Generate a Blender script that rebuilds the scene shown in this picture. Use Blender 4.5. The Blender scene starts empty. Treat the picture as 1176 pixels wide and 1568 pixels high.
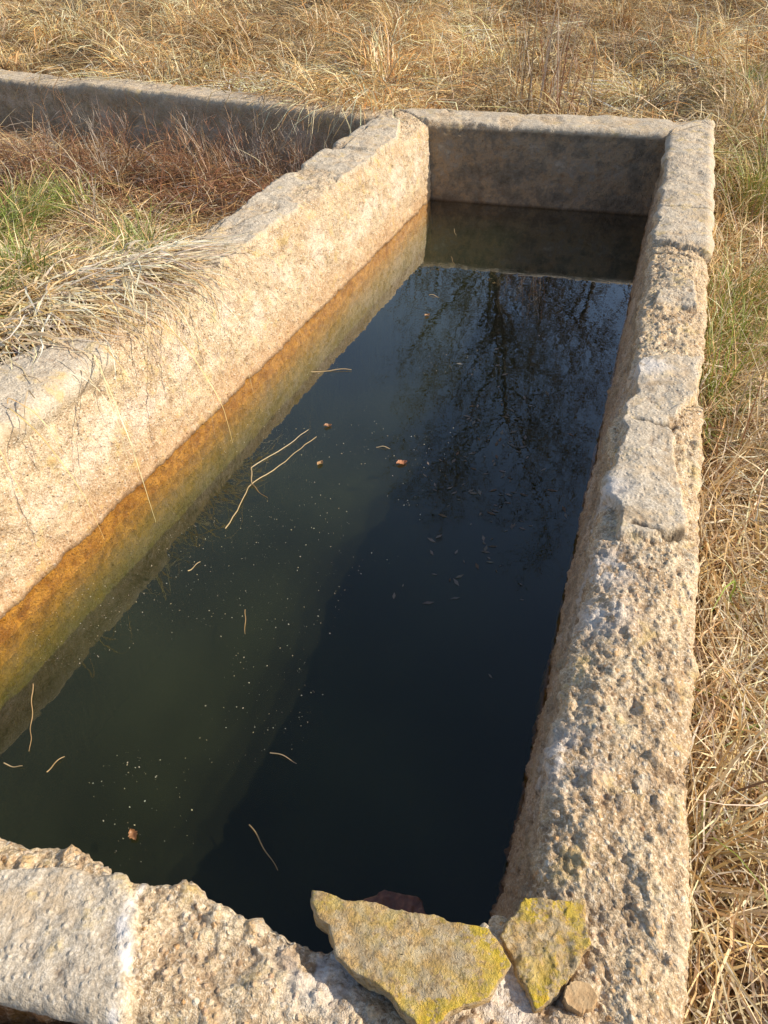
import bpy, math, random
import numpy as np
from mathutils import Vector
rng=np.random.default_rng(7); random.seed(7)
scene=bpy.context.scene
TOP=0.45; WL=0.05

# ------------------------------------------------------------------ noise
def _h(ix,iy,iz,k=0):
    n=(ix.astype(np.int64)*73856093)^(iy.astype(np.int64)*19349663)^(iz.astype(np.int64)*83492791)^(k*2654435)
    n=(n^(n>>13))*1274126177; n=n&0x7fffffff
    n=(n^(n>>15))*2246822519; n=n&0x7fffffff
    return (n%100003)/100003.0
def vnoise(p,k=0):
    i=np.floor(p); f=p-i; f=f*f*(3-2*f); i=i.astype(np.int64); r=0
    for dx in (0,1):
        for dy in (0,1):
            for dz in (0,1):
                w=(f[:,0] if dx else 1-f[:,0])*(f[:,1] if dy else 1-f[:,1])*(f[:,2] if dz else 1-f[:,2])
                r=r+w*_h(i[:,0]+dx,i[:,1]+dy,i[:,2]+dz,k)
    return r*2-1
def fbm(p,s,o=4,k=0,g=.5):
    a=1;t=0;n=0
    for j in range(o):
        t=t+a*vnoise(p*s+j*17.3,k+j);n+=a;a*=g;s*=2.03
    return t/n
def pebbles(p,s,k=0,frac=.5):
    q=p*s; i=np.floor(q).astype(np.int64); best=np.zeros(len(p))
    for dx in (-1,0,1):
        for dy in (-1,0,1):
            for dz in (-1,0,1):
                c=i+np.array([dx,dy,dz])
                o=np.stack([c[:,j]+_h(c[:,0],c[:,1],c[:,2],k+j+1) for j in range(3)],1)
                rad=.25+.35*_h(c[:,0],c[:,1],c[:,2],k+9); on=_h(c[:,0],c[:,1],c[:,2],k+11)<frac
                h=np.sqrt(np.clip(1-((o-q)**2).sum(1)/rad**2,0,1))*rad*on
                best=np.maximum(best,h)
    return best
def sstep(a,b,x):
    t=np.clip((x-a)/(b-a),0,1); return t*t*(3-2*t)
def sdpoly(P,poly,closed=True):
    x,y=P[:,0],P[:,1]; n=len(poly); d=np.full(len(P),1e9); ins=np.zeros(len(P),bool)
    for i in range(n if closed else n-1):
        a=poly[i];b=poly[(i+1)%n]; ex,ey=b[0]-a[0],b[1]-a[1]
        t=np.clip(((x-a[0])*ex+(y-a[1])*ey)/(ex*ex+ey*ey),0,1)
        d=np.minimum(d,np.hypot(x-a[0]-t*ex,y-a[1]-t*ey))
        c=((a[1]>y)!=(b[1]>y))
        with np.errstate(divide='ignore',invalid='ignore'):
            xi=ex*(y-a[1])/(ey if ey!=0 else 1e-9)+a[0]
        ins^=(c&(x<xi))
    return np.where(ins,-d,d) if closed else d

# ------------------------------------------------------------------ mesh util
def mesh_obj(name,V,Q,mat,attrs=None,smooth=True,parent=None,orient=True):
    me=bpy.data.meshes.new(name)
    V=np.asarray(V,np.float32);Q=np.asarray(Q,np.int32); k=Q.shape[1]
    if orient:
        c=V[Q].mean(1);nz=np.cross(V[Q[:,1]]-V[Q[:,0]],V[Q[:,2]]-V[Q[:,0]])[:,2]
        hi=c[:,2]>=np.percentile(c[:,2],75)
        if nz[hi].sum()<0:Q=np.ascontiguousarray(Q[:,::-1])
    me.vertices.add(len(V));me.vertices.foreach_set('co',V.ravel())
    me.loops.add(Q.size);me.loops.foreach_set('vertex_index',Q.ravel())
    me.polygons.add(len(Q));me.polygons.foreach_set('loop_start',np.arange(0,Q.size,k,dtype=np.int32))
    me.polygons.foreach_set('use_smooth',np.full(len(Q),bool(smooth)))
    for n,a in (attrs or {}).items():
        at=me.color_attributes.new(n,'FLOAT_COLOR','POINT')
        c=np.ones((len(V),4),np.float32);c[:,:3]=a;at.data.foreach_set('color',c.ravel())
    me.update(calc_edges=True);me.validate()
    o=bpy.data.objects.new(name,me);scene.collection.objects.link(o)
    if mat:me.materials.append(mat)
    if parent:o.parent=parent
    return o
def gridq(nu,nv,wu=False):
    i=np.arange(nu if wu else nu-1);j=np.arange(nv-1)
    I,J=np.meshgrid(i,j,indexing='ij');I=I.ravel();J=J.ravel();I2=(I+1)%nu
    return np.stack([I*nv+J,I2*nv+J,I2*nv+J+1,I*nv+J+1],1)

# ------------------------------------------------------------------ materials
def newmat(name):
    m=bpy.data.materials.new(name);m.use_nodes=True;nt=m.node_tree;nt.nodes.clear()
    out=nt.nodes.new('ShaderNodeOutputMaterial');return m,nt,out
class N:
    def __init__(s,nt):s.nt=nt
    def n(s,t,**k):
        x=s.nt.nodes.new(t)
        for a,b in k.items():setattr(x,a,b)
        return x
    def l(s,a,b):s.nt.links.new(a,b)
    def noise(s,co,sc,det=3,r=.6):
        x=s.n('ShaderNodeTexNoise');x.inputs['Scale'].default_value=sc;x.inputs['Detail'].default_value=det;x.inputs['Roughness'].default_value=r
        s.l(co,x.inputs['Vector']);return x.outputs['Fac']
    def vor(s,co,sc,feat='F1'):
        x=s.n('ShaderNodeTexVoronoi',feature=feat);x.inputs['Scale'].default_value=sc;s.l(co,x.inputs['Vector']);return x
    def ramp(s,f,pts):
        x=s.n('ShaderNodeValToRGB');e=x.color_ramp.elements
        while len(e)<len(pts):e.new(.5)
        for i,(p,c) in enumerate(pts):
            e[i].position=p;e[i].color=(c if len(c)==4 else (*c,1)) if not isinstance(c,(int,float)) else (c,c,c,1)
        s.l(f,x.inputs[0]);return x.outputs[0]
    def mix(s,f,a,b,bt='MIX'):
        x=s.n('ShaderNodeMix',data_type='RGBA',blend_type=bt)
        for v,i in ((f,0),(a,6),(b,7)):
            if isinstance(v,(int,float)):x.inputs[i].default_value=v
            elif isinstance(v,tuple):x.inputs[i].default_value=(*v,1) if len(v)==3 else v
            else:s.l(v,x.inputs[i])
        return x.outputs[2]
    def m(s,op,a,b=0,c=0):
        x=s.n('ShaderNodeMath',operation=op)
        for i,v in enumerate((a,b,c)):
            if isinstance(v,(int,float)):x.inputs[i].default_value=v
            else:s.l(v,x.inputs[i])
        return x.outputs[0]

def concrete_mat(name):
    m,nt,out=newmat(name);g=N(nt)
    geo=g.n('ShaderNodeNewGeometry').outputs['Position']
    at=g.n('ShaderNodeAttribute',attribute_name='mask');sp=g.n('ShaderNodeSeparateColor');g.l(at.outputs['Color'],sp.inputs[0])
    cap,cav_shade,gray=sp.outputs[0],sp.outputs[1],sp.outputs[2]
    at2=g.n('ShaderNodeAttribute',attribute_name='mask2');sp2=g.n('ShaderNodeSeparateColor');g.l(at2.outputs['Color'],sp2.inputs[0])
    white,crk,pebh=sp2.outputs
    big=g.noise(geo,6,4);mid=g.noise(geo,28,4,.68);fine=g.noise(geo,210,3,.75)
    rough=g.ramp(big,[(.3,(.58,.41,.24)),(.5,(.72,.56,.36)),(.7,(.80,.68,.48))])
    rough=g.mix(g.ramp(mid,[(.35,.75),(.58,0)]),rough,(.42,.275,.15))
    rough=g.mix(g.ramp(fine,[(.38,.6),(.50,0)]),rough,(.25,.165,.10))
    rough=g.mix(g.ramp(fine,[(.54,0),(.64,.8)]),rough,(.92,.82,.66))
    v2=g.vor(geo,95)
    sc2=g.n('ShaderNodeSeparateColor');g.l(v2.outputs['Color'],sc2.inputs[0])
    vd=g.m('ADD',v2.outputs['Distance'],g.m('MULTIPLY',g.m('SUBTRACT',fine,.5),.35))
    p2col=g.ramp(sc2.outputs[0],[(0,(.32,.20,.12)),(.25,(.60,.43,.27)),(.45,(.78,.66,.48)),(.6,(.72,.40,.16)),(.75,(.58,.51,.42)),(.9,(.92,.84,.68)),(1,(.54,.27,.12))])
    p2mask=g.m('MULTIPLY',g.ramp(vd,[(.34,.95),(.44,0)]),g.ramp(sc2.outputs[1],[(.42,0),(.45,1)]))
    rough=g.mix(g.m('MULTIPLY',p2mask,.8),rough,p2col)
    pc=g.ramp(mid,[(.40,(.84,.72,.54)),(.47,(.52,.38,.25)),(.55,(.76,.47,.20)),(.62,(.64,.57,.47))])
    rough=g.mix(g.m('MULTIPLY',pebh,.65),rough,pc)
    capc=g.ramp(mid,[(.3,(.50,.425,.32)),(.55,(.66,.575,.45)),(.75,(.76,.68,.55))])
    capc=g.mix(g.ramp(fine,[(.40,.6),(.54,0)]),capc,(.34,.28,.21))
    capc=g.mix(g.ramp(fine,[(.56,0),(.66,.55)]),capc,(.86,.80,.70))
    n8=g.noise(geo,8,4,.75)
    capc=g.mix(g.ramp(n8,[(.5,0),(.62,.6)]),capc,(.58,.43,.26))
    col=g.mix(cap,rough,capc)
    n14=g.noise(geo,14,4,.7)
    col=g.mix(g.ramp(n14,[(.56,0),(.66,.45)]),col,(.58,.40,.10))
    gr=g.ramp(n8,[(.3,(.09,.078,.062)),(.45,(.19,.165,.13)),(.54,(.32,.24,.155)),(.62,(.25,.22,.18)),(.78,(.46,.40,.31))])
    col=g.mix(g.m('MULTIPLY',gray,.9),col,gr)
    col=g.mix(g.ramp(cav_shade,[(0,.7),(.45,0)]),col,(.23,.145,.085))  # occlusion shade of the cavities painted into the colour
    col=g.mix(g.m('MULTIPLY',white,g.ramp(n14,[(.42,0),(.52,.85)])),col,(.82,.78,.74))
    col=g.mix(crk,col,(.07,.05,.035))
    spz=g.n('ShaderNodeSeparateXYZ');g.l(geo,spz.inputs[0]);z=spz.outputs[2]
    zn=g.m('ADD',z,g.m('MULTIPLY',g.m('SUBTRACT',n14,.5),.09))
    efl=g.m('MULTIPLY',g.ramp(g.m('MULTIPLY_ADD',zn,2.2,0),[(.3,0),(.5,1),(.72,1),(.9,0)]),g.ramp(n8,[(.46,0),(.60,.75)]))
    efl=g.m('MULTIPLY',efl,g.ramp(fine,[(.38,.3),(.55,1)]))
    col=g.mix(g.m('MULTIPLY',efl,g.m('SUBTRACT',1,gray)),col,(.92,.76,.62))
    wet=g.ramp(g.m('MULTIPLY_ADD',zn,2.0,.3),[(.38,1),(.68,0)])
    ngray=g.m('SUBTRACT',1,g.m('MULTIPLY',gray,.9))
    col=g.mix(g.m('MULTIPLY',g.m('MULTIPLY',wet,.8),ngray),col,g.mix(.5,col,(.42,.17,.035)))
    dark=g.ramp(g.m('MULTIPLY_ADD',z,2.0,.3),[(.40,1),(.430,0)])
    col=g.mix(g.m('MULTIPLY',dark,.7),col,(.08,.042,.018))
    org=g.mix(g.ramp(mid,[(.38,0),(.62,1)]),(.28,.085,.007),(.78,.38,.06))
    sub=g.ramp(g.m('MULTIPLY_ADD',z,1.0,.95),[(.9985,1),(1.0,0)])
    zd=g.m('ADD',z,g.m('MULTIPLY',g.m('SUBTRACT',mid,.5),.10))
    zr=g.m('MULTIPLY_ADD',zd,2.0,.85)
    deep=g.ramp(zr,[(.0,(.003,.006,.004)),(.25,(.03,.04,.014)),(.5,(.13,.135,.03)),(.68,(.28,.22,.04)),(.82,(.46,.22,.028)),(.97,(.54,.22,.022))])  # algae hues; darkening with depth paints the water's light absorption into the colour
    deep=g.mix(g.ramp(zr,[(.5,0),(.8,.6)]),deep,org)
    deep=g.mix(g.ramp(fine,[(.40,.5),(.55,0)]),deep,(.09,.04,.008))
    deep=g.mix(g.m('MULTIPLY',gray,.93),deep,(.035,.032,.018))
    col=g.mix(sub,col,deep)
    b=g.n('ShaderNodeBsdfPrincipled');g.l(col,b.inputs['Base Color']);b.inputs['Specular IOR Level'].default_value=.2
    g.l(g.m('SUBTRACT',.92,g.m('MULTIPLY',wet,.35)),b.inputs['Roughness'])
    h=g.m('ADD',g.m('MULTIPLY',p2mask,g.m('MULTIPLY',g.m('SUBTRACT',.46,v2.outputs['Distance']),1.6)),g.m('MULTIPLY',mid,1.2))
    h=g.m('ADD',h,g.m('MULTIPLY',fine,.7))
    h=g.m('MULTIPLY',h,g.m('SUBTRACT',1,g.m('MULTIPLY',cap,.5)))
    bp=g.n('ShaderNodeBump');bp.inputs['Strength'].default_value=.9;bp.inputs['Distance'].default_value=.007;g.l(h,bp.inputs['Height']);g.l(bp.outputs[0],b.inputs['Normal'])
    g.l(b.outputs[0],out.inputs[0]);return m
CONC=concrete_mat('old_concrete')

def slab_mat():
    m,nt,out=newmat('lichen_stone');g=N(nt)
    geo=g.n('ShaderNodeNewGeometry');P=geo.outputs['Position'];nz=g.n('ShaderNodeSeparateXYZ');g.l(geo.outputs['Normal'],nz.inputs[0])
    base=g.ramp(g.noise(P,40,6,.7),[(.3,(.36,.27,.16)),(.5,(.62,.49,.31)),(.7,(.74,.62,.43))])
    lf=g.m('ADD',g.m('MULTIPLY',g.noise(P,26,5,.7),.75),g.m('MULTIPLY',g.noise(P,150,4,.7),.3))
    up=g.ramp(nz.outputs[2],[(.3,0),(.7,1)])
    ye=g.ramp(g.noise(P,90,4,.7),[(.3,(.40,.31,.04)),(.5,(.74,.54,.05)),(.75,(.80,.46,.06))])
    at=g.n('ShaderNodeAttribute',attribute_name='mask');sp=g.n('ShaderNodeSeparateColor');g.l(at.outputs['Color'],sp.inputs[0])
    l1=g.m('MULTIPLY',g.ramp(lf,[(.49,.06),(.54,.95)]),up)
    l1=g.m('MULTIPLY',l1,sp.outputs[0])
    ol=g.mix(g.ramp(g.noise(P,60,5,.7),[(.44,0),(.58,.7)]),base,(.70,.44,.15))
    ol=g.mix(g.ramp(g.noise(P,120,5,.7),[(.55,0),(.59,.8)]),ol,(.32,.23,.14))
    col=g.mix(l1,ol,ye)
    b=g.n('ShaderNodeBsdfPrincipled');g.l(col,b.inputs['Base Color']);b.inputs['Roughness'].default_value=.9;b.inputs['Specular IOR Level'].default_value=.2
    h=g.m('ADD',g.noise(P,110,5,.75),g.m('MULTIPLY',g.noise(P,400,3,.7),.4))
    bp=g.n('ShaderNodeBump');bp.inputs['Strength'].default_value=1;bp.inputs['Distance'].default_value=.008;g.l(h,bp.inputs['Height']);g.l(bp.outputs[0],b.inputs['Normal'])
    g.l(b.outputs[0],out.inputs[0]);return m
SLAB=slab_mat()
def simple_mat(name,c1,c2,sc=40,rough=.85,bump=.004):
    m,nt,out=newmat(name);g=N(nt);P=g.n('ShaderNodeNewGeometry').outputs['Position']
    n=g.noise(P,sc,4,.65);b=g.n('ShaderNodeBsdfPrincipled');g.l(g.ramp(n,[(.3,c1),(.7,c2)]),b.inputs['Base Color']);b.inputs['Roughness'].default_value=rough
    bp=g.n('ShaderNodeBump');bp.inputs['Distance'].default_value=bump;g.l(n,bp.inputs['Height']);g.l(bp.outputs[0],b.inputs['Normal'])
    g.l(b.outputs[0],out.inputs[0]);return m
def blade_mat(name,tr=.25):
    m,nt,out=newmat(name);g=N(nt);at=g.n('ShaderNodeAttribute',attribute_name='col')
    b=g.n('ShaderNodeBsdfDiffuse');g.l(at.outputs['Color'],b.inputs[0])
    gl=g.n('ShaderNodeBsdfGlossy');gl.inputs['Roughness'].default_value=.45;gl.inputs[0].default_value=(1,.95,.85,1)
    m0=g.n('ShaderNodeMixShader');m0.inputs[0].default_value=.07;g.l(b.outputs[0],m0.inputs[1]);g.l(gl.outputs[0],m0.inputs[2])
    t=g.n('ShaderNodeBsdfTranslucent');g.l(at.outputs['Color'],t.inputs[0]);mx=g.n('ShaderNodeMixShader');mx.inputs[0].default_value=tr
    g.l(m0.outputs[0],mx.inputs[1]);g.l(t.outputs[0],mx.inputs[2]);g.l(mx.outputs[0],out.inputs[0]);return m
BLADE=blade_mat('dry_blades')

# ------------------------------------------------------------------ trough ring
NR=np.array((.164,.394));FR=np.array((1.452,4.13));FL=np.array((.235,4.40));NL=np.array((-1.24,.605))
oNR=np.array((.325,.185));oFR=np.array((1.745,4.37));oFL=np.array((.045,4.70));oNL=np.array((-1.58,.47))
INN=[NR,FR,FL,NL];OUT=[oNR,oFR,oFL,oNL]
def seg(a,b,A,B,n,pw,side):
    t=np.linspace(0,1,n,endpoint=False)**pw
    return a+(b-a)*t[:,None],A+(B-A)*t[:,None],np.full(n,side)
parts=[seg(NR,FR,oNR,oFR,900,1.45,0),seg(FR,FL,oFR,oFL,170,1,1),seg(FL,NL,oFL,oNL,760,1,2),seg(NL,NR,oNL,oNR,460,1,3)]
I=np.concatenate([p[0] for p in parts]);O=np.concatenate([p[1] for p in parts]);S=np.concatenate([p[2] for p in parts])
ns=len(I)
r=.022
prof=[]
for z in np.linspace(-1.15,-.46,14):prof.append((0,z,0))
for z in np.linspace(-.45,-r*1.3,64):prof.append((0,z,0))
for a in np.linspace(0,90,6)[1:-1]:
    a=math.radians(a);prof.append(((r-r*math.cos(a))/.26,-r+r*math.sin(a),1))
for w in np.linspace(r/.26,1-r/.26,68):prof.append((w,0,1))
for a in np.linspace(90,0,6)[1:-1]:
    a=math.radians(a);prof.append((1-(r-r*math.cos(a))/.26,-r+r*math.sin(a),1))
for z in np.linspace(-r*1.3,-.95,30):prof.append((1,z,2))
prof=np.array(prof);npf=len(prof)
W=np.repeat(prof[None,:,0],ns,0);Z=np.repeat(prof[None,:,1],ns,0);FLG=np.repeat(prof[None,:,2],ns,0)
Sx=np.repeat(S[:,None],npf,1)
i3=np.c_[I,np.zeros(ns)]
er=np.where(S==0,.018+.030*fbm(i3,6,5,3,.62),0)+np.where(S==2,.012*fbm(i3,4,4,5),0)
ex=np.interp(I[:,0],[-1.3,-.53,-.4,-.35,-.255,-.18,-.11,-.055,.043,.10,.164],[0,0,.01,.036,.026,.05,.085,.065,.035,.02,.0])
er=er+np.where(S==3,ex+.020*fbm(i3,18,4,9,.62),0)
er=np.clip(er,0,.2)
fade=sstep(-.42,-.02,Z)
Wd=np.linalg.norm(O-I,axis=1)[:,None]
Wn=W+ (er[:,None]/Wd)*(1-W)*fade*np.exp(-W*1.0)
inward=(I-O)/Wd
bat=np.where(Sx==2,.05,.03)*np.clip(-Z/.4,0,1.4)*(FLG==0)
bat=np.where(Sx==0,.012*np.clip(-Z/.4,0,1.4)*(FLG==0),bat)
XY=I[:,None,:]+(O-I)[:,None,:]*Wn[:,:,None]+inward[:,None,:]*bat[:,:,None]
V=np.concatenate([XY,Z[:,:,None]+TOP],2)
du=np.roll(V,-1,0)-np.roll(V,1,0);dv=np.gradient(V,axis=1)
nn=np.cross(du,dv);nn/=np.linalg.norm(nn,axis=2,keepdims=True)+1e-9
if nn[100,110,2]<0:nn=-nn
P=V.reshape(-1,3);nn=nn.reshape(-1,3);Sf=Sx.ravel();Zf=Z.ravel();Wf=Wn.ravel();Ff=FLG.ravel()
caps=[[(-.70,.46),(-.505,.436),(-.422,.443),(-.34,.427),(-.312,.387),(-.298,.268),(-.28,.15),(-.7,.2)],
[(-1.05,1.70),(-.908,1.885),(-.758,1.867),(-.741,1.743),(-.825,1.581),(-.91,1.467),(-1.1,.9),(-1.5,.9)],
[(-.70,2.50),(-.56,2.45),(-.40,2.86),(-.12,3.55),(.06,4.05),(.05,4.6),(-.02,4.6),(-.4,3.6)],
[(-.19,3.83),(-.044,4.36),(.09,4.36),(.06,4.01),(-.03,3.80)],
[(.97,2.66),(1.13,2.55),(1.25,2.62),(1.8,4.3),(1.7,4.36),(1.46,4.15),(1.2,3.35)],
[(.70,1.80),(.86,1.80),(.78,1.60),(.69,1.50),(.60,1.10),(.47,1.10),(.49,1.27),(.575,1.49)],
[(1.4,4.1),(1.8,4.4),(.05,4.72),(.2,4.42)],
[(.84,2.16),(.95,2.12),(1.0,2.3),(.93,2.4)]]
capworn=sstep(.30,-.02,fbm(P,9,4,25))
cap=np.zeros(len(P));caph=np.zeros(len(P))
wob=.026*fbm(P,12,5,21,.6)
for ci,c in enumerate(caps):
    mn=1. if ci in (0,1,3) else (.8 if ci in (4,5) else .3)
    s_=sstep(.004,-.004,sdpoly(P,c)+wob*(.6 if ci in(0,1,3) else 1))*(mn+(1-mn)*capworn)
    cap=np.maximum(cap,s_);caph=np.maximum(caph,s_*{0:.014,1:.026,3:.022,4:.020,5:.018}.get(ci,.010))
cap=cap*sstep(-.045,-.012,Zf);caph*=sstep(-.045,-.012,Zf)
lump=fbm(P,9,4,31);med=fbm(P,26,5,41,.68);pb1=pebbles(P,38,51,.22);pb2=pebbles(P,75,61,.45);fine=fbm(P,95,3,71,.7)
ampR=np.where(Sf==0,1.05,np.where(Sf==3,1.0,np.where(Sf==2,.9,.6)))
d=.012*lump+ampR*(1-cap)*(.0115*med+.011*pb1+.0075*pb2+.0040*fine)+caph+cap*(.0022*fine+.0040*med)
pit=sstep(.10,.6,fbm(P,5,5,81,.6))*((Sf==0)|(Sf==3))*(1-cap)
d-= .020*pit*(Ff>0)
P=P+nn*d[:,None]
low=np.exp(-(((P[:,0]-.0)/.16)**2+((P[:,1]-.33)/.10)**2))*(Zf>-.3)
P[:,2]-=.022*low
inn=sstep(.38,0.0,Wf)*(Zf>-.3)*(1-.7*cap)
P[:,2]-=inn*np.where(Sf==0,.022,np.where(Sf==2,.020,.006))*sstep(-.3,0,Zf)
outr=sstep(.72,1.0,Wf)*sstep(-.3,0,Zf)
P[:,2]-=outr*.015*(1-cap)
topm=(Ff==1)
wv=.010*fbm(P,25,3,501)
white=sstep(.009,.002,np.abs(sdpoly(P,[(-.315,.425),(-.325,.37),(-.30,.32),(-.315,.25),(-.30,.16)],False)+wv))*topm
for cxy,rad in (((.43,1.02),.06),((.475,1.25),.05),((.39,.90),.05),((-.07,.33),.05),((.14,.29),.05),((.27,.62),.05),((.70,1.75),.06)):
    white=np.maximum(white,.8*np.exp(-((P[:,0]-cxy[0])**2+(P[:,1]-cxy[1])**2)/rad**2)*(Zf>-.12))
crk=np.zeros(len(P))
for pl in ([(-.44,2.95),(-.62,2.75)],[(.07,4.33),(.04,4.72)],[(1.44,4.10),(1.75,4.30)],[(.16,4.36),(-.10,4.42)],[(.93,2.60),(1.06,2.52),(1.15,2.55)],[(.50,1.12),(.56,1.09),(.62,1.11)],[(-1.02,1.72),(-.93,1.80),(-.90,1.87)],[(1.05,3.0),(1.3,2.95)],[(.60,1.50),(.66,1.47),(.74,1.50)]):
    crk=np.maximum(crk,sstep(.007,.001,sdpoly(P,pl,False)+wv*.8)*topm)
P[:,2]-=.008*crk
cav_shade=np.clip(.64+.9*med+.5*fine-.3*pit,0,1)  # mask for the painted cavity shade
gray=np.where((Sf==1)&(Ff==0),1.,np.where((Sf==0)&(Ff==0),.65,np.where(Sf==1,.1,0.)))  # shade of far and right inner faces put into colour, plus algae stains
trough=bpy.data.objects.new('concrete_water_trough',None);scene.collection.objects.link(trough)
QW=gridq(ns,npf,True)[:,::-1]
mesh_obj('trough_walls',P,np.ascontiguousarray(QW),CONC,{'mask':np.stack([cap,cav_shade,gray],1),'mask2':np.stack([white,crk*.8,np.clip(pb1*3,0,1)*(1-cap)],1)},parent=trough,orient=False)
SILT=simple_mat('silt',(.005,.009,.009),(.010,.016,.014),12)
fl=np.array([[*(p+(p-np.array((.15,2.4)))*.06),-.60] for p in INN])
mesh_obj('trough_floor',fl,[[0,1,2,3]],SILT,smooth=False,parent=trough)

# ------------------------------------------------------------------ water
m,nt,out=newmat('water');g=N(nt)
ge=g.n('ShaderNodeNewGeometry');geo=ge.outputs['Position']
bp=g.n('ShaderNodeBump');bp.inputs['Strength'].default_value=.14;bp.inputs['Distance'].default_value=.003;g.l(g.noise(geo,9,3),bp.inputs['Height'])
dt=g.n('ShaderNodeVectorMath',operation='DOT_PRODUCT');g.l(ge.outputs['Normal'],dt.inputs[0]);g.l(ge.outputs['Incoming'],dt.inputs[1])
cs=g.m('ABSOLUTE',dt.outputs['Value']);F=g.m('MULTIPLY_ADD',g.m('POWER',g.m('SUBTRACT',1,cs),2.7),.95,.026)
gl=g.n('ShaderNodeBsdfGlossy');gl.inputs['Roughness'].default_value=0.0;gl.inputs['Color'].default_value=(1,1,1,1)
g.l(bp.outputs[0],gl.inputs['Normal'])
tr=g.n('ShaderNodeBsdfTransparent');tr.inputs[0].default_value=(.94,.94,.86,1);mx=g.n('ShaderNodeMixShader')
g.l(F,mx.inputs[0]);g.l(tr.outputs[0],mx.inputs[1]);g.l(gl.outputs[0],mx.inputs[2]);g.l(mx.outputs[0],out.inputs[0])
WATER=m
water=mesh_obj('water',[[*(p*.55+q*.45),WL] for p,q in zip(INN,OUT)],[[0,1,2,3]],WATER,smooth=False)
m,nt,out=newmat('suspended_silt');g=N(nt)
df=g.n('ShaderNodeBsdfDiffuse');df.inputs[0].default_value=(.32,.37,.23,1);tr=g.n('ShaderNodeBsdfTransparent');tr.inputs[0].default_value=(.88,.90,.80,1);mx=g.n('ShaderNodeMixShader')
geo=g.n('ShaderNodeNewGeometry').outputs['Position']
g.l(g.ramp(g.noise(geo,2.0,3),[(.3,.014),(.7,.045)]),mx.inputs[0]);g.l(tr.outputs[0],mx.inputs[1]);g.l(df.outputs[0],mx.inputs[2]);g.l(mx.outputs[0],out.inputs[0])
for i,zz in enumerate((-.01,-.06,-.11,-.17,-.24)):  # thin sheets added to stand in for sunlight scattered in murky water
    mesh_obj('murk_sheet_%d'%(i+1),[[*(p*.7+q*.3),zz] for p,q in zip(INN,OUT)],[[0,1,2,3]],m,smooth=False,parent=water)

# ------------------------------------------------------------------ adjoining low wall
a=np.array((.10,4.66));bq=np.array((-3.6,6.42));dirv=(bq-a)/np.linalg.norm(bq-a);nv=np.array((-dirv[1],dirv[0]));
if nv[1]>0:nv=-nv
n1=420;t=np.linspace(0,1,n1);pr=[]
for z in np.linspace(-.5,-.02,24):pr.append((.24,z))
for w in np.linspace(.225,.015,24):pr.append((w,0))
for z in np.linspace(-.02,-.5,12):pr.append((0,z))
pr=np.array(pr)
base=a+(bq-a)*t[:,None]
XYc=base[:,None,:]+nv*pr[None,:,0,None]
Vc=np.concatenate([XYc,np.repeat(pr[None,:,1,None],n1,0)+TOP],2).reshape(-1,3)
dn=.012*fbm(Vc,7,4,91)+.008*fbm(Vc,30,4,92,.6)
Vc[:,2]+=dn;Vc[:,1]-=dn*.8
Vc[:,2]-=.03*sstep(1.9,2.1,-Vc[:,0])
mk=np.zeros((len(Vc),3));mk[:,0]=.7*(Vc[:,2]>TOP-.06);mk[:,1]=.55;mk[:,2]=np.where(Vc[:,2]>TOP-.04,.1,.5)
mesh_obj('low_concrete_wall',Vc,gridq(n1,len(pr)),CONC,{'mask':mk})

# ------------------------------------------------------------------ slabs
def slab(name,poly,z0,th,mat,tilt=(0,0),lich=1.0,seed=0,nr=26,amp=.004,lx=0):
    poly=np.array(poly,float);n=len(poly)
    L=np.r_[0,np.cumsum(np.linalg.norm(np.roll(poly,-1,0)-poly,axis=1))]
    M=220;tt=np.linspace(0,L[-1],M,endpoint=False);cl=np.r_[poly,poly[:1]]
    B=np.c_[np.interp(tt,L,cl[:,0]),np.interp(tt,L,cl[:,1])];c=poly.mean(0)
    b3=np.c_[B,np.zeros(M)]
    B=B+ (B-c)/np.linalg.norm(B-c,axis=1)[:,None]*(.009*fbm(b3,35,5,seed,.6))[:,None]
    rings=[(k,0) for k in np.linspace(.02,.97,nr)]+[(.99,-.06),(1.0,-.2),(1.0,-.5),(.985,-.8),(.94,-1),(.5,-1),(.02,-1)]
    V=[]
    for k,z in rings:
        V.append(np.c_[c+(B-c)*k,np.full(M,z0+z*th)])
    V=np.array(V).transpose(1,0,2).reshape(-1,3)
    zz=(V[:,0]-c[0])*tilt[0]+(V[:,1]-c[1])*tilt[1]
    V[:,2]+=zz+amp*fbm(V,28,4,seed+5)+amp*.6*fbm(V,90,3,seed+6)
    V[:,:2]+=.004*np.c_[fbm(V,50,3,seed+7),fbm(V,50,3,seed+8)]
    mk=np.zeros((len(V),3));mk[:,0]=np.clip(lich+lx*(V[:,0]-c[0])+1.4*fbm(V,12,3,seed+9),0,1)
    return mesh_obj(name,V,gridq(M,len(rings),True),mat,{'mask':mk})
slab('lichen_covered_slab',[(-.092,.412),(.01,.388),(.132,.364),(.15,.325),(.118,.292),(.075,.275),(.046,.255),(.005,.295),(-.06,.334),(-.072,.37),(-.088,.380)],TOP+.018,.036,SLAB,(.02,-.05),.55,1,lx=5)
slab('lichen_covered_slab.001',[(.145,.362),(.18,.41),(.255,.405),(.254,.352),(.205,.293),(.176,.283),(.157,.327)],TOP+.002,.03,SLAB,(.0,-.02),.85,2,amp=.008)
PEB=simple_mat('pebble_stone',(.40,.24,.11),(.62,.44,.24),60)
slab('round_pebble',[(.227+.018*math.cos(a_),.293+.014*math.sin(a_)) for a_ in np.linspace(0,6.283,9)[:-1]],TOP+.006,.022,PEB,(0,0),0,3,amp=.002)
BR=simple_mat('wet_red_stone',(.08,.03,.018),(.26,.10,.05),30,.35)
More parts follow.
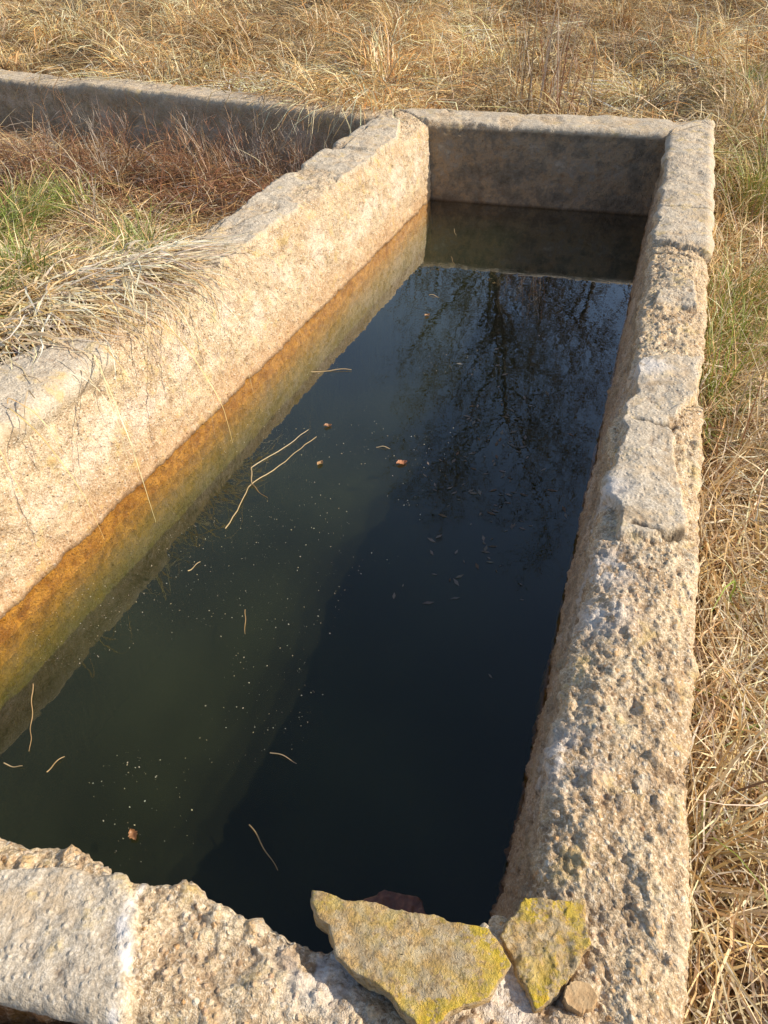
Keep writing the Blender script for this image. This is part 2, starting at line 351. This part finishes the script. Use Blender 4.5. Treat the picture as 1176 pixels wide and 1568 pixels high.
slab('submerged_red_stone',[(-.07,.46),(-.06,.55),(.0,.585),(.06,.57),(.10,.51),(.06,.45)],WL+.008,.09,BR,(.02,-.04),0,4,amp=.006)

# ------------------------------------------------------------------ ground
def inpoly(X,Y,poly):
    P=np.stack([X.ravel(),Y.ravel()],1);return sdpoly(P,poly).reshape(X.shape)
def cutside(x,y):
    return -((x-a[0])*nv[0]+(y-a[1])*nv[1])
def gh(x,y):
    x=np.asarray(x,float);y=np.asarray(y,float)
    p=np.stack([x.ravel(),y.ravel(),np.zeros(x.size)],1)
    nz=fbm(p,1.7,4,101).reshape(x.shape)*(.05+.15*np.clip((np.hypot(x,y)-5.2)/2,0,1))+fbm(p,.18,3,102).reshape(x.shape)*.15*np.clip((np.hypot(x,y)-6)/10,0,1)
    rr=(x-oNR[0])*.945-(y-oNR[1])*.327
    z=np.where(rr>0,.10,.30)
    back=sstep(4.2,5.2,y+.25*x)
    z=z*(1-back)+.27*back
    cs_=cutside(x,y)
    left=(rr<0)&(cs_<0)
    lz=.20+.23*sstep(3.1,2.2,y+.3*(x+.8))*sstep(-2.2,-1.0,x)-.13*sstep(-1.0,-.4,cs_)
    z=np.where(left,lz,z)
    beyond=(x<.1)&(cs_>0)
    z=np.where(beyond,.34,z)
    return z+nz
def coords(lo,hi,step,far,gr=1.25):
    c=list(np.arange(lo,hi,step));s=step
    while c[-1]<far:s*=gr;c.append(c[-1]+s)
    s=step
    while c[0]>-far:s*=gr;c.insert(0,c[0]-s)
    return np.array(c)
gx=coords(-6,7,.055,400);gy=coords(-1.5,14,.055,500)
X,Y=np.meshgrid(gx,gy,indexing='ij');Zg=gh(X,Y)
sd=inpoly(X,Y,[tuple(p) for p in OUT]);Zg=np.where(sd<-.09,-1.0,Zg)
Zg=np.where((sd>-.09)&(sd<0.03),np.minimum(Zg,.25),Zg)
m,nt,out=newmat('ground_thatch');g=N(nt);P_=g.n('ShaderNodeNewGeometry').outputs['Position']
n30=g.noise(P_,30,5,.75)
c=g.ramp(n30,[(.3,(.05,.03,.015)),(.5,(.24,.145,.065)),(.7,(.55,.38,.19))])
c=g.mix(g.ramp(g.noise(P_,1.2,3),[(.45,0),(.65,.5)]),c,(.15,.085,.045))
b=g.n('ShaderNodeBsdfPrincipled');g.l(c,b.inputs['Base Color']);b.inputs['Roughness'].default_value=.95
bp=g.n('ShaderNodeBump');bp.inputs['Distance'].default_value=.03;g.l(n30,bp.inputs['Height']);g.l(bp.outputs[0],b.inputs['Normal']);g.l(b.outputs[0],out.inputs[0])
mesh_obj('ground',np.stack([X,Y,Zg],2).reshape(-1,3),gridq(len(gx),len(gy)),m)

# ------------------------------------------------------------------ blades
INNt=[tuple(p) for p in INN];OUTt=[tuple(p) for p in OUT]
U=rng.uniform
def support(x,y,base):
    P2=np.stack([x,y],1);si=sdpoly(P2,INNt);so=sdpoly(P2,OUTt)
    s=np.where(so<0,TOP+.006,base);s=np.where(si<0,-5,s)
    cs=cutside(x,y);s=np.where((cs<0)&(cs>-.24)&(x<.05)&(so>0),np.maximum(s,TOP),s)
    return s
def blades(x,y,az,el,ln,wd,droop,colr,K=4,z0=None,sup=True,wob=.25,avoid=False,lift=(.003,.05),cut=False):
    n=len(x);base=gh(x,y) if z0 is None else np.full(n,z0) if np.isscalar(z0) else z0
    if z0 is None:
        so=sdpoly(np.stack([x,y],1),OUTt);keep=so>.0
        x,y,az,el,ln,wd,droop,colr,base=[q[keep] for q in (x,y,az,el,ln,wd,droop,colr,base)];n=len(x)
    px,py,pz=x.copy(),y.copy(),base.copy()-.01
    L=ln/K;V=np.zeros((n,K+1,2,3));e=el.copy();azz=az.copy()
    lift=U(*lift,n);gb=base.copy();bad=np.zeros(n,bool)
    for k in range(K+1):
        w=wd*(1-(k/K)**1.6*.85)*.5
        sa=azz+math.pi/2
        tw=rng.uniform(-.8,.8,n)
        ox=np.cos(sa)*w;oy=np.sin(sa)*w;oz=w*tw
        V[:,k,0]=np.stack([px-ox,py-oy,pz-oz],1);V[:,k,1]=np.stack([px+ox,py+oy,pz+oz],1)
        if avoid:bad|=sdpoly(np.stack([px,py],1),OUTt)<(.004 if avoid is True else avoid)
        if cut:bad|=(cutside(px,py)>-.26)
        px=px+np.cos(azz)*np.cos(e)*L;py=py+np.sin(azz)*np.cos(e)*L;pz=pz+np.sin(e)*L
        if sup:
            s=support(px,py,gb)+lift
            hit=pz<s;pz=np.where(hit,s,pz);e=np.where(hit,np.maximum(e,0.05),e)
        e=e-droop/K*(1+rng.uniform(-.3,.3,n));azz=azz+rng.normal(0,wob,n)
        e=np.maximum(e,-1.45)
    if avoid is not False:
        V=V[~bad];colr=colr[~bad];n=len(V)
    V=V.reshape(-1,3)
    bi=np.arange(n)[:,None]*(2*(K+1))+np.arange(K)[None,:]*2
    Q=np.stack([bi,bi+1,bi+3,bi+2],2).reshape(-1,4)
    C=np.repeat(colr,2*(K+1),0)
    return V,Q,C
def merge(name,lst,mat=BLADE):
    Vs,Qs,Cs=[],[],[];o=0
    for V,Q,C in lst:
        Vs.append(V);Qs.append(Q+o);Cs.append(C);o+=len(V)
    return mesh_obj(name,np.concatenate(Vs),np.concatenate(Qs),mat,{'col':np.concatenate(Cs)},smooth=False,orient=False)
PAL={'gold':(.84,.58,.26),'pale':(.93,.76,.48),'brown':(.38,.22,.105),'orange':(.74,.40,.14),'green':(.28,.36,.07),'grey':(.54,.45,.36),'red':(.36,.165,.085),'white':(.95,.86,.68)}
def colors(n,w):
    k=list(w);p=np.array([w[q] for q in k],float);p/=p.sum()
    arr=np.array([PAL[q] for q in k]);i=rng.choice(len(k),n,p=p)
    return np.clip(arr[i]*rng.uniform(.65,1.15,(n,1))*rng.uniform(.94,1.06,(n,3)),0,.93)
def tuss(cx,cy,per,R,ln,wd,el,droop,w,K=4,cc=(.7,1.2),**kw):
    n=len(cx)*per
    ci=np.repeat(np.arange(len(cx)),per);a_=U(0,6.283,n);rr=R*np.sqrt(U(0,1,n))*U(.6,1.4,len(cx))[ci]
    x=cx[ci]+np.cos(a_)*rr;y=cy[ci]+np.sin(a_)*rr
    pref=U(0,6.283,len(cx))[ci]
    az=np.where(U(0,1,n)<.35,a_+rng.normal(0,.6,n),pref+rng.normal(0,.6,n))
    c=np.clip(colors(n,w)*(U(*cc,(len(cx),1))[ci]),0,.93)
    return blades(x,y,az,U(*el,n),U(*ln,n)*U(.7,1.3,len(cx))[ci],U(*wd,n),U(*droop,n),c,K,**kw)
def fieldpts(n,y0,y1,mx=1.2):
    y=y0+(y1-y0)*U(0,1,n);x=U(-1,1,n)*(.50*y+mx)
    k=(y>np.where(x<.1,4.75-.47*(x-.1),4.75-.2*x));return x[k],y[k]
lst=[]
x,y=fieldpts(800,4.4,15.5)
lst.append(tuss(x,y,40,.13,(.25,.6),(.004,.009),(.2,1.25),(1.2,3.0),dict(gold=5,pale=4,brown=1.5,orange=1.5),cc=(.35,1.3),avoid=-.05))
x,y=fieldpts(95,4.9,13)
lst.append(tuss(x,y,180,.22,(.40,.7),(.005,.010),(.5,1.5),(1.8,3.0),dict(gold=5,pale=5,brown=1,orange=2),K=5,cc=(.6,1.35),avoid=.0))
x,y=fieldpts(52000,4.4,15.5);n=len(x)
p=np.stack([x,y,0*x],1);dk=fbm(p,1.1,3,201)
c=np.clip(colors(n,dict(gold=5,pale=5,brown=1.5,orange=1,white=1.5))*(1+1.6*dk)[:,None],.02,.93)
fl=6.28*fbm(p,.7,2,211)
lst.append(blades(x,y,fl+rng.normal(0,.9,n),U(-.1,.35,n),U(.15,.5,n),U(.004,.009,n),U(0,1.0,n),c,4,avoid=-.05,wob=.35))
merge('dry_grass_field',lst)
lst=[]
def vergepts(n,y0,y1,w=1.3):
    y=U(y0,y1,n);x=.345*(y-.185)+.34+w*U(0,1,n)**1.2;return x,y
x,y=vergepts(18000,-.2,2.4,1.1);n=len(x)
lst.append(blades(x,y,U(0,6.283,n),U(.0,.7,n),U(.12,.42,n),U(.0022,.0055,n),U(.2,1.8,n),colors(n,dict(gold=4,pale=5,brown=3,white=3,grey=1,green=.2)),5,avoid=True,lift=(.003,.10)))
x,y=vergepts(15000,2.2,5.4,2.2);n=len(x)
lst.append(blades(x,y,U(0,6.283,n),U(.1,.9,n),U(.15,.42,n),U(.003,.006,n),U(.2,1.8,n),colors(n,dict(gold=5,pale=4,brown=2,white=1,green=1)),4,avoid=True,lift=(.003,.1)))
x,y=vergepts(90,-.1,5.2,1.3)
lst.append(tuss(x,y,60,.08,(.2,.45),(.003,.006),(.7,1.45),(.8,2.2),dict(gold=5,pale=5,brown=1.5,green=.4),5,cc=(.5,1.2),avoid=True))
merge('dry_grass_verge',lst)
lst=[]
gcx=np.array([1.0,1.12,1.28,1.80,1.95,1.42,2.1,1.2,1.35,2.6,2.3]);gcy=np.array([1.95,2.15,2.55,3.8,4.0,2.85,4.3,2.35,2.7,6.0,5.7])
lst.append(tuss(gcx,gcy,170,.10,(.2,.40),(.003,.006),(.9,1.5),(.4,1.6),dict(green=5,gold=1.5,pale=1.5),5,avoid=True))
merge('green_grass_verge',lst)
def binpts(n):
    x=U(-4.0,-.1,n);y=U(1.6,6.2,n);k=(cutside(x,y)<-.2)&(sdpoly(np.stack([x,y],1),OUTt)>.01);return x[k],y[k]
lst=[]
x,y=binpts(34000);n=len(x);p=np.stack([x,y,0*x],1);f=fbm(p,1.5,3,301)+.45*np.exp(-((x+1.2)**2+(y-4.4)**2)/.5)+.25*(y>4.3)-.4*(y<3.6)
cA=colors(n,dict(pale=5,gold=4,brown=2,grey=1));cB=colors(n,dict(red=5,brown=4,grey=1,orange=1))
c=np.where((f>.05)[:,None],cB,cA)
lst.append(blades(x,y,U(0,6.283,n),U(-.1,.5,n),U(.12,.42,n),U(.003,.006,n),U(0,1.4,n),c,4,avoid=True,cut=True))
x,y=binpts(260);k=(y>3.4)&(cutside(x,y)<-.45)&(x>-2.6);x,y=x[k],y[k]
lst.append(tuss(x,y,44,.14,(.2,.42),(.003,.006),(.4,1.3),(1.0,2.6),dict(brown=4,gold=2,red=2,pale=1,grey=2),5,cc=(.4,1.1),avoid=True,cut=True))
merge('matted_dead_grass',lst)
lst=[]
gx_=np.array([-1.80,-1.95,-1.68,-1.42,-1.30,-1.28,-.98,-1.75,-1.55,-1.38]);gy_=np.array([3.70,3.5,3.5,2.2,2.0,2.45,2.95,3.3,3.75,2.75])
lst.append(tuss(gx_,gy_,170,.12,(.15,.34),(.003,.006),(.7,1.45),(.6,2.0),dict(green=5,gold=1.2,pale=1.2),5,avoid=True))
merge('green_sedge',lst)
lst=[]
n=900
cl=rng.choice(6,n);cx=np.array([-1.14,-1.06,-.99,-1.05,-.90,-.86])[cl];cy=np.array([1.98,2.10,2.30,2.22,2.48,2.40])[cl]
x=cx+rng.normal(0,.05,n);y=cy+rng.normal(0,.07,n)
az=rng.normal(-.3,.8,n);c=colors(n,dict(white=6,pale=5,gold=2,grey=1))
lst.append(blades(x,y,az,U(.1,.75,n),U(.15,.50,n),U(.0035,.009,n),U(1.2,2.6,n),c,9,z0=np.full(n,.43),wob=.18,lift=(.002,.035)))
n=26;y=U(1.35,2.6,n);x=.235-(4.4-y)*.386-U(.01,.09,n)
lst.append(blades(x,y,rng.normal(-.75,.35,n),U(.0,.25,n),U(.22,.62,n),U(.0025,.0042,n),U(1.5,2.4,n),colors(n,dict(pale=5,gold=3)),14,z0=np.full(n,.47),wob=.09))
merge('overhanging_dry_grass',lst)
def stalks(name,pts,h,seed,w=dict(grey=4,brown=3,red=2),wd=(.003,.006),lean=.25,tw=8,avoid=False,el0=1.2):
    n=len(pts);x=np.array([p[0] for p in pts]);y=np.array([p[1] for p in pts])
    L=[]
    az=U(0,6.28,n);el=U(el0,1.57,n);ln=h*U(.5,1.15,n);c=colors(n,w)
    L.append(blades(x,y,az,el,ln,U(*wd,n),U(0,lean,n),c,6,sup=False,wob=.1,avoid=avoid))
    k=np.repeat(np.arange(n),tw);f=U(.35,.95,len(k));zz=gh(x,y)[k]+np.sin(el[k])*ln[k]*f
    xx=x[k]+np.cos(az[k])*np.cos(el[k])*ln[k]*f;yy=y[k]+np.sin(az[k])*np.cos(el[k])*ln[k]*f
    L.append(blades(xx,yy,U(0,6.28,len(k)),U(.3,1.2,len(k)),U(.05,.16,len(k)),U(.0015,.003,len(k)),U(-.4,.4,len(k)),c[k],4,z0=zz,sup=False,avoid=avoid))
    return merge(name,L)
stalks('dead_weed_stalks',[(1.03+rng.normal(0,.09),5.15+rng.normal(0,.12)) for _ in range(34)],.85,1,wd=(.006,.009),w=dict(grey=4,brown=4,red=4))
stalks('dead_weed_stalks.001',[(-.60+rng.normal(0,.13),4.35+rng.normal(0,.16)) for _ in range(50)],.38,2,tw=12,w=dict(brown=4,red=3,grey=3),el0=.7,lean=.8)
stalks('dead_weed_stalks.002',[(U(-1.9,-.8),U(4.0,4.7)) for _ in range(100)],.40,3,tw=12,w=dict(brown=4,red=4,grey=2),el0=.5,lean=1.)
stalks('dead_weed_stalks.003',[(p*.345+.42+U(0,.25),p) for p in U(.5,4.6,70)],.46,4,wd=(.003,.0055),lean=.5,w=dict(brown=4,grey=3,red=2),avoid=True,tw=3,el0=.8)
stalks('dead_weed_stalks.004',[(2.0+rng.normal(0,.6),6.6+rng.normal(0,.5)) for _ in range(40)],.5,5)

# ------------------------------------------------------------------ floating bits
def ribbons(name,lines,wd,z,colr):
    Vs=[];Qs=[];Cs=[];o=0
    for i,ln in enumerate(lines):
        p=np.array(ln,float);L=np.r_[0,np.cumsum(np.linalg.norm(np.diff(p,axis=0),axis=1))];tt=np.linspace(0,L[-1],20)
        q=np.c_[np.interp(tt,L,p[:,0]),np.interp(tt,L,p[:,1])]
        q=q+.003*np.c_[np.sin(tt*23+i),np.cos(tt*31+i)]+.0015*np.c_[np.sin(tt*90+i),np.cos(tt*80+i)]
        T=np.gradient(q,axis=0);T/=np.linalg.norm(T,axis=1)[:,None];Nn=np.c_[-T[:,1],T[:,0]];w=wd*(1-.6*np.linspace(0,1,20)**2)*(1 if i<4 else .75)
        zz=z+.003*np.sin(np.linspace(0,3.1,20)*2+i)
        A=np.c_[q+Nn*w[:,None],zz-.001];B=np.c_[q,zz+w*1.2];C=np.c_[q-Nn*w[:,None],zz-.001]
        V=np.stack([A,B,C],1).reshape(-1,3);Vs.append(V);Qs.append(gridq(20,3)+o);Cs.append(np.repeat([colr[i%len(colr)]],len(V),0));o+=len(V)
    return mesh_obj(name,np.concatenate(Vs),np.concatenate(Qs),BLADE,{'col':np.concatenate(Cs)})
lines=[[(-.447,1.56),(-.40,1.76),(-.22,2.02)],[(-.40,1.76),(-.345,1.70)],[(-.40,1.76),(-.41,1.85),(-.25,2.05)],[(-.27,2.44),(-.12,2.45)],[(-.345,1.265),(-.335,1.18)],[(-.235,.86),(-.18,.835)],[(-.26,.70),(-.2,.62)],[(-.80,1.03),(-.74,.86)],[(-.79,.835),(-.745,.83)],[(-.52,1.40),(-.49,1.43)],[(-.69,.82),(-.665,.85)],[(-.02,1.96),(.02,1.95)],[(.2,3.1),(.24,3.08)],[(.321,3.523),(.33,3.45)],[(.36,3.9),(.37,3.8)]]
ribbons('floating_straw',lines,.0015,WL+.003,[(.62,.46,.24),(.5,.34,.16),(.64,.50,.30)])
def leaf(name,x,y,s,rot,c):
    n=18;V=[];
    for i in range(n):
        t=i/(n-1);w=s*.32*max(0,math.sin(math.pi*t))**.8*(1+.2*math.sin(t*25))
        for k in (-1,-.5,0,.5,1):
            lx=(t-.5)*s;ly=w*k;lz=.004*abs(k)**2+.002*math.sin(t*7)
            V.append((x+lx*math.cos(rot)-ly*math.sin(rot),y+lx*math.sin(rot)+ly*math.cos(rot),WL+.003+lz))
    V=np.array(V);mesh_obj(name,V,gridq(n,5),BLADE,{'col':np.repeat([c],len(V),0)})
for i,(x,y,s,rt,c) in enumerate([(.055,1.872,.035,.3,(.55,.24,.12)),(-.20,1.869,.026,1.,(.5,.3,.14)),(-.188,2.079,.026,.2,(.4,.2,.1)),(-.48,.683,.026,2.2,(.4,.2,.09)),(.18,2.9,.026,.6,(.45,.25,.12))]):
    leaf('fallen_leaf' if i==0 else 'fallen_leaf.%03d'%i,x,y,s,rt,c)
def specks(name,x,y,s,mat,cols,el=1.0):
    n=len(x);a_=U(0,6.28,n);V=np.zeros((n,4,3));k=np.array([[-1,-.4],[.2,-1],[1,.3],[-.1,1]])
    for j in range(4):
        lx=k[j,0]*s*el;ly=k[j,1]*s*.6;V[:,j,0]=x+lx*np.cos(a_)-ly*np.sin(a_);V[:,j,1]=y+lx*np.sin(a_)+ly*np.cos(a_);V[:,j,2]=WL+.0015
    return mesh_obj(name,V.reshape(-1,3),np.arange(4*n).reshape(-1,4),mat,{'col':np.repeat(cols,4,0)},smooth=False)
n=4200;y=U(.5,3.0,n);xl=.235-(4.4-y)*.386;f=U(0,1,n)**1.5;x=xl+.15+f*.8
k=(sdpoly(np.stack([x,y],1),INNt)<-.02)&(fbm(np.stack([x,y,0*x],1),4,4,401)>.02);x,y=x[k],y[k]
specks('floating_dust',x,y,.0005+.0017*U(0,1,len(x))**4,BLADE,colors(len(x),dict(pale=2,white=3))*.9)
n=120;x=rng.normal(.33,.13,n);y=1.80+rng.normal(0,.25,n)+(x-.3)*1.2;k=sdpoly(np.stack([x,y],1),INNt)<-.03;x,y=x[k],y[k]
specks('floating_ice_flecks',x,y,U(.003,.009,len(x)),BLADE,colors(len(x),dict(grey=3,brown=1))*.4,1.8)  # grey flecks standing for thin ice flakes on the water

# ------------------------------------------------------------------ trees
BARK=simple_mat('bark',(.04,.03,.024),(.11,.085,.07),25)
def tree(name,x,y,h,seed,levels=6,spread=.55,nb_=(12,7,5,4,3,3),rk=.013):
    rd=random.Random(seed);Vs=[];Qs=[]
    def tube(pts,rs,sd):
        o=len(Vs)
        for p,r_ in zip(pts,rs):
            for j in range(sd):
                a_=6.283*j/sd;Vs.append((p.x+math.cos(a_)*r_,p.y+math.sin(a_)*r_,p.z))
        for i in range(len(pts)-1):
            for j in range(sd):
                Qs.append((o+i*sd+j,o+i*sd+(j+1)%sd,o+(i+1)*sd+(j+1)%sd,o+(i+1)*sd+j))
    def grow(p,d,ln,r_,lv):
        nseg=8 if lv==0 else 4;pts=[p.copy()];rs=[r_];dd=d.copy()
        for i in range(nseg):
            k=.06 if lv==0 else .16
            dd=(dd+Vector((rd.gauss(0,k),rd.gauss(0,k),rd.gauss(0,.08)+.04))).normalized()
            p=p+dd*ln/nseg;pts.append(p.copy());rs.append(r_*(1-(.75 if lv==0 else .55)*(i+1)/nseg))
        tube(pts,rs,8 if lv==0 else (5 if lv<3 else 3))
        if lv>=levels:return
        for b in range(nb_[lv]):
            t=rd.uniform(.38,1) if lv==0 else rd.uniform(.25,1)
            i=min(int(t*nseg),nseg-1);bp_=pts[i].lerp(pts[i+1],t*nseg-i)
            side=Vector((rd.gauss(0,1),rd.gauss(0,1),rd.gauss(0,.35)));side=(side-dd*side.dot(dd)).normalized()
            nd=(dd*(1-spread)+side*(spread+rd.uniform(-.1,.2))+Vector((0,0,.12))).normalized()
            grow(bp_,nd,ln*(rd.uniform(.25,.42) if lv==0 else rd.uniform(.40,.6)),max(rs[i]*.5,.008),lv+1)
    z=float(gh(np.array([x]),np.array([y]))[0])
    grow(Vector((x,y,z-.1)),Vector((0,0,1)),h*.86,h*rk,0)
    mesh_obj(name,np.array(Vs),np.array(Qs),BARK,orient=False)
tree('bare_tree',2.0,18.0,12.8,3,4,nb_=(24,7,5,4))
tree('bare_tree.001',4.3,19.0,9.6,5,4,nb_=(16,6,4,3))
tree('bare_tree.002',.4,25.0,11.,8,4,nb_=(12,6,4,3))
tree('bare_tree.003',6.6,20.0,10.5,11,4,nb_=(16,6,4,3))
tree('bare_tree.004',-9,30,11,12,3)
tree('bare_tree.005',15,32,12,13,3)
tree('bare_tree.006',3.1,21.0,11.5,21,4,nb_=(16,6,4,3),rk=.009)

# ------------------------------------------------------------------ light
SAZ=math.radians(94);SEL=math.radians(36)
sd_=Vector((math.sin(SAZ)*math.cos(SEL),math.cos(SAZ)*math.cos(SEL),math.sin(SEL)))
sl=bpy.data.lights.new('sun','SUN');sl.energy=5;sl.angle=math.radians(.5);sl.color=(1,.88,.70)
so=bpy.data.objects.new('sun',sl);scene.collection.objects.link(so);so.rotation_euler=sd_.to_track_quat('Z','Y').to_euler()
w=bpy.data.worlds.new('World');scene.world=w;w.use_nodes=True;nt=w.node_tree;bg=nt.nodes['Background']
sk=nt.nodes.new('ShaderNodeTexSky');sk.sky_type='NISHITA';sk.sun_disc=False;sk.sun_elevation=SEL;sk.sun_rotation=SAZ;sk.dust_density=1.5
nt.links.new(sk.outputs[0],bg.inputs[0]);bg.inputs[1].default_value=.145
scene.view_settings.view_transform='Standard';scene.view_settings.look='None';scene.view_settings.exposure=0
cd=bpy.data.cameras.new('camera');cam=bpy.data.objects.new('camera',cd);scene.collection.objects.link(cam)
cam.location=(0,0,TOP+1.0);cam.rotation_euler=(math.radians(90-40.5),0,0)
cd.sensor_fit='VERTICAL';cd.sensor_height=36;cd.sensor_width=27;cd.lens=1141/1568*36;cd.clip_end=2000;cd.clip_start=.02
scene.camera=cam
